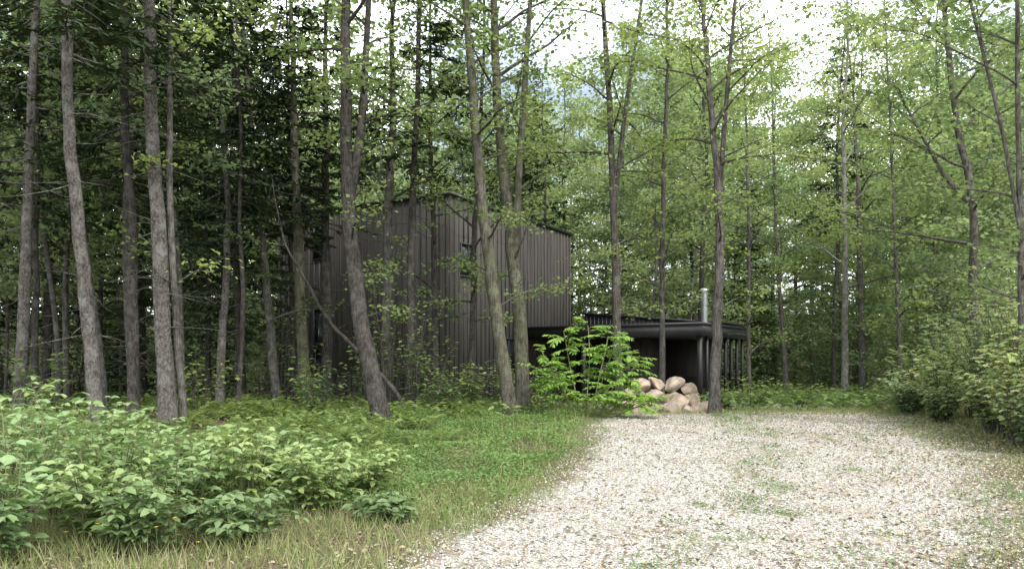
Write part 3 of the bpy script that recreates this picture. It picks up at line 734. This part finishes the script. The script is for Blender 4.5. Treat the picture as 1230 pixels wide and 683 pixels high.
FORK = {15: [(0, 130), (8, 230), (22, 440)], 18: [(246, 190), (255, 290), (268, 440)], 24: [(612, 150), (590, 280), (565, 380)], 9: [(-200, 180), (-180, 290), (-172, 440)], 16: [(121, 190), (135, 300), (150, 400)], 23: [(548, 180), (518, 230), (480, 300)]}
for idx, (d, w, pts_, kind, bark, zb) in enumerate(HT):
    P = [np.array([b * d / 1000, d, 1.6 + e * d / 1000]) for b, e in pts_]
    P[0][2] = float(gz(P[0][0], P[0][1])) - 0.12
    H = rng.uniform(12, 15.5)
    P = [p_ + np.array([0, rng.normal(0, 0.12) if i_ else 0, 0]) for i_, p_ in enumerate(P)]
    if kind != 'n':
        dr = P[-1] - P[-2]; dr = dr / dr[2]; dr[:2] *= 0.5
        while P[-1][2] < H: P.append(P[-1] + dr * 2.5 + np.array([rng.normal(0, .1), rng.normal(0, .1), 0]))
    T, R = make_trunk(P, w * d / 2000 * 1.05, 34)
    T[3:] += np.cumsum(rng.normal(0, .014, (31, 3)), 0) * np.array([1, 1, 0])
    wd = MB()
    nm = {'c': 'spruce_tree', 'd': 'maple_tree', 'n': 'leaning_dead_tree'}[kind]
    base = T[0].copy(); 
    tube(wd, T, R, 12)
    if idx in FORK:
        Fp = [np.array([b * d / 1000, d, 1.6 + e * d / 1000]) for b, e in FORK[idx]]
        kk = int(np.argmin(np.abs(T[:, 2] - Fp[0][2]))); Fp[0] = T[kk].copy()
        dr = Fp[-1] - Fp[-2]; Fp.append(Fp[-1] + dr / dr[2] * (3 if idx != 23 else .8))
        TF = resample(Fp, 18); RF = np.linspace(R[kk] * .75, .02, 18); tube(wd, TF, RF, 8)
        crown_dec(wd, wd, TF, RF, 1.0, 1.7, 10, 18, 0.115)
    if kind == 'c': crown_con(wd, wd, T, R, zb, 2.0, 75, True, 0.9)
    elif kind == 'd':
        crown_dec(wd, wd, T, R, zb, 2.9 if zb < 4.3 else 2.3, 20, 22, 0.112, 0.27)
        crown_dec(wd, wd, T, R, 2.2 if d < 26 else 1.2, 1.6, 5, 14, 0.105, 0.2, zb)
        for i_ in range(7):
            kq = rng.integers(6, 16); Q = limb_path(T[kq], rng.uniform(0, 6.28), rng.uniform(0, .6), rng.uniform(.4, 1.3), 5, .02); tube(wd, Q, [.014, .01, .007, .005, .002], 3)
    else:
        for i_ in range(9):
            kq = rng.integers(8, 32); Q = limb_path(T[kq], rng.uniform(0, 6.28), rng.uniform(0, .8), rng.uniform(.4, 1.2), 5, .02); tube(wd, Q, [.014, .01, .007, .005, .002], 3)
    wd.v = [v - base.astype(np.float32) for v in wd.v]
    me = wd.mesh(nm, [bark, M_need if kind == 'c' else M_leaf], False)
    obj(nm, me, None, tuple(base))

# ------------------------------------------------------------------ forest templates
def tmpl(kind, H, r0, zb, rad, nb, npl, ls, bark, lm, dead=True, spread=.34):
    P = [np.array([0, 0, -0.3])]
    lean = rng.normal(0, .035, 2)
    for i in range(1, 8): 
        P.append(np.array([lean[0] * H * i / 7 + rng.normal(0, .1), lean[1] * H * i / 7 + rng.normal(0, .1), H * i / 7]))
    T, R = make_trunk(P, r0, 16); wd = MB(); tube(wd, T, R, 7)
    if kind == 'c': crown_con(wd, wd, T, R, zb, rad, nb, dead, 0.8, 0.38)
    else: crown_dec(wd, wd, T, R, zb, rad, nb, npl, ls, spread=spread)
    return wd.mesh('forest_' + kind, [bark, lm])
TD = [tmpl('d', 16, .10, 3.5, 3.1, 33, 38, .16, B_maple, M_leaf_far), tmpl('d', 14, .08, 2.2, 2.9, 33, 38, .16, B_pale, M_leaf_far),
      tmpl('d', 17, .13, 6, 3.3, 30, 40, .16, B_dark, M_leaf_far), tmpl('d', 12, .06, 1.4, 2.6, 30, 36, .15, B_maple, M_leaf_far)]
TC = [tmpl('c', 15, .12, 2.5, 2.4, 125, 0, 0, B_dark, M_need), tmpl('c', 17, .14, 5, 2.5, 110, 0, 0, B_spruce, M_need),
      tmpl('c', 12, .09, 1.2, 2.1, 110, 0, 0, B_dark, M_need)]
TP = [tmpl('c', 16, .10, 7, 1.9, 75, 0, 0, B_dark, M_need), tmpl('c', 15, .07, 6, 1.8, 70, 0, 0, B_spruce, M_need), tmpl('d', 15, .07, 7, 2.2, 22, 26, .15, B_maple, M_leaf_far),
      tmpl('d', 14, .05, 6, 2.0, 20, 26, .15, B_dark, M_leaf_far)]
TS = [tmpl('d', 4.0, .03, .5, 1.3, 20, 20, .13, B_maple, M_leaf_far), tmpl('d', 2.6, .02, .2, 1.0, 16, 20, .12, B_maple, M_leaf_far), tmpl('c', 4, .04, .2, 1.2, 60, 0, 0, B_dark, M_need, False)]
forest = empty('background_forest')
placed = []
def ok(x, y, md):
    dx, dy = x + 1.9, y - 25; lu = dx * .848 - dy * .53; lv = dx * .53 + dy * .848
    if -9.0 < lu < 8.2 and -1.8 < lv < 10.8: return False
    for (a_, b_) in placed:
        if (a_ - x) ** 2 + (b_ - y) ** 2 < md * md: return False
    return True
def fill(n, xr_, yr_, pools, md, name, cond=None, sc_=(.85, 1.2)):
    c = 0; tries = 0
    while c < n and tries < n * 30:
        tries += 1
        y = rng.uniform(*yr_); x = rng.uniform(*xr_)
        if cond and not cond(x, y): continue
        if not ok(x, y, md): continue
        placed.append((x, y)); c += 1
        q = rng.random(); acc = 0
        for pw, pool in pools:
            acc += pw
            if q <= acc: break
        me = pool[rng.integers(len(pool))]
        obj(name, me, forest, (x, y, float(gz(x, y))), rng.uniform(0, 6.28), float(rng.uniform(*sc_)))
    return c
for (d, w, pts_, *_r) in HT: placed.append((pts_[0][0] * d / 1000, d))
inview = lambda x, y: abs(x) < 0.66 * y + 2
fill(46, (-26, -6), (17, 38), [(.7, TP), (.2, TC), (.1, TD)], 1.4, 'slender_tree', lambda x, y: inview(x, y) and x < -0.26 * y - 1)
fill(75, (-50, 3), (34, 62), [(.35, TP), (.33, TC), (.32, TD)], 2.2, 'forest_tree', lambda x, y: inview(x, y), (.95, 1.3))
fill(34, (-55, 5), (62, 92), [(.6, TC), (.4, TD)], 3.5, 'forest_tree', lambda x, y: inview(x, y), (1.1, 1.4))
fill(29, (4, 34), (31, 50), [(.84, TD), (.13, TC), (.03, TP)], 3.2, 'forest_tree', lambda x, y: inview(x, y) and x > 0.1 * y, (.85, 1.2))
fill(8, (13.5, 24), (20, 32), [(.97, TD), (.03, TP)], 3.0, 'forest_tree', lambda x, y: inview(x, y), (.7, .95))
fill(32, (2, 48), (50, 72), [(.82, TD), (.18, TC)], 3.6, 'forest_tree', lambda x, y: inview(x, y), (1.1, 1.4))
fill(22, (0, 60), (72, 98), [(.85, TD), (.15, TC)], 4.0, 'forest_tree', lambda x, y: inview(x, y), (1.2, 1.5))
fill(28, (-30, -8), (20, 45), [(1, TS)], 1.0, 'sapling', lambda x, y: inview(x, y) and x < -0.3 * y, (.6, 1.1))
fill(45, (2, 36), (30, 50), [(1, TS)], 1.0, 'sapling', lambda x, y: inview(x, y), (.8, 1.5))
fill(40, (-50, 50), (40, 75), [(1, TS)], 1.5, 'sapling', lambda x, y: inview(x, y), (1.2, 2.0))

# ------------------------------------------------------------------ sky, sun, camera
w = bpy.data.worlds.new('World'); scene.world = w; w.use_nodes = True
nt = w.node_tree; nt.nodes.clear(); L = nt.links
o = nt.nodes.new('ShaderNodeOutputWorld'); bg = nt.nodes.new('ShaderNodeBackground')
sk = nt.nodes.new('ShaderNodeTexSky'); sk.sky_type = 'NISHITA'; sk.sun_disc = False
EL, AZ = math.radians(52), math.radians(150)
sk.sun_elevation = EL; sk.sun_rotation = AZ; sk.dust_density = 2.0; sk.air_density = 1.2
tc = nt.nodes.new('ShaderNodeTexCoord')
nz = nt.nodes.new('ShaderNodeTexNoise'); nz.inputs['Scale'].default_value = 2.6; nz.inputs['Detail'].default_value = 7
L.new(tc.outputs['Generated'], nz.inputs['Vector'])
cr = ramp(nt, [(0.42, (0.09, 0.09, 0.09)), (0.56, (0.97, 0.97, 0.97))]); L.new(nz.outputs[0], cr.inputs[0])
c = mixc(nt, sk.outputs[0], (27.5, 28.8, 29.6), cr.outputs[0])
L.new(c, bg.inputs[0]); bg.inputs[1].default_value = 0.15
L.new(bg.outputs[0], o.inputs[0])
sl = bpy.data.lights.new('sun', 'SUN'); sl.energy = 4.2; sl.angle = math.radians(9); sl.color = (1, .95, .88)
so = bpy.data.objects.new('sun', sl); COL.objects.link(so)
sd = Vector((math.sin(AZ) * math.cos(EL), math.cos(AZ) * math.cos(EL), math.sin(EL)))
so.rotation_euler = sd.to_track_quat('Z', 'Y').to_euler()
cam = bpy.data.cameras.new('camera'); co = bpy.data.objects.new('camera', cam); COL.objects.link(co)
co.location = (0, 0, 1.6); co.rotation_euler = (math.radians(90), 0, 0)
cam.sensor_width = 36; cam.lens = 29.27; cam.shift_y = 0.08; cam.clip_end = 2000
scene.camera = co
scene.view_settings.view_transform = 'Standard'
scene.view_settings.look = 'None'; scene.view_settings.exposure = 0
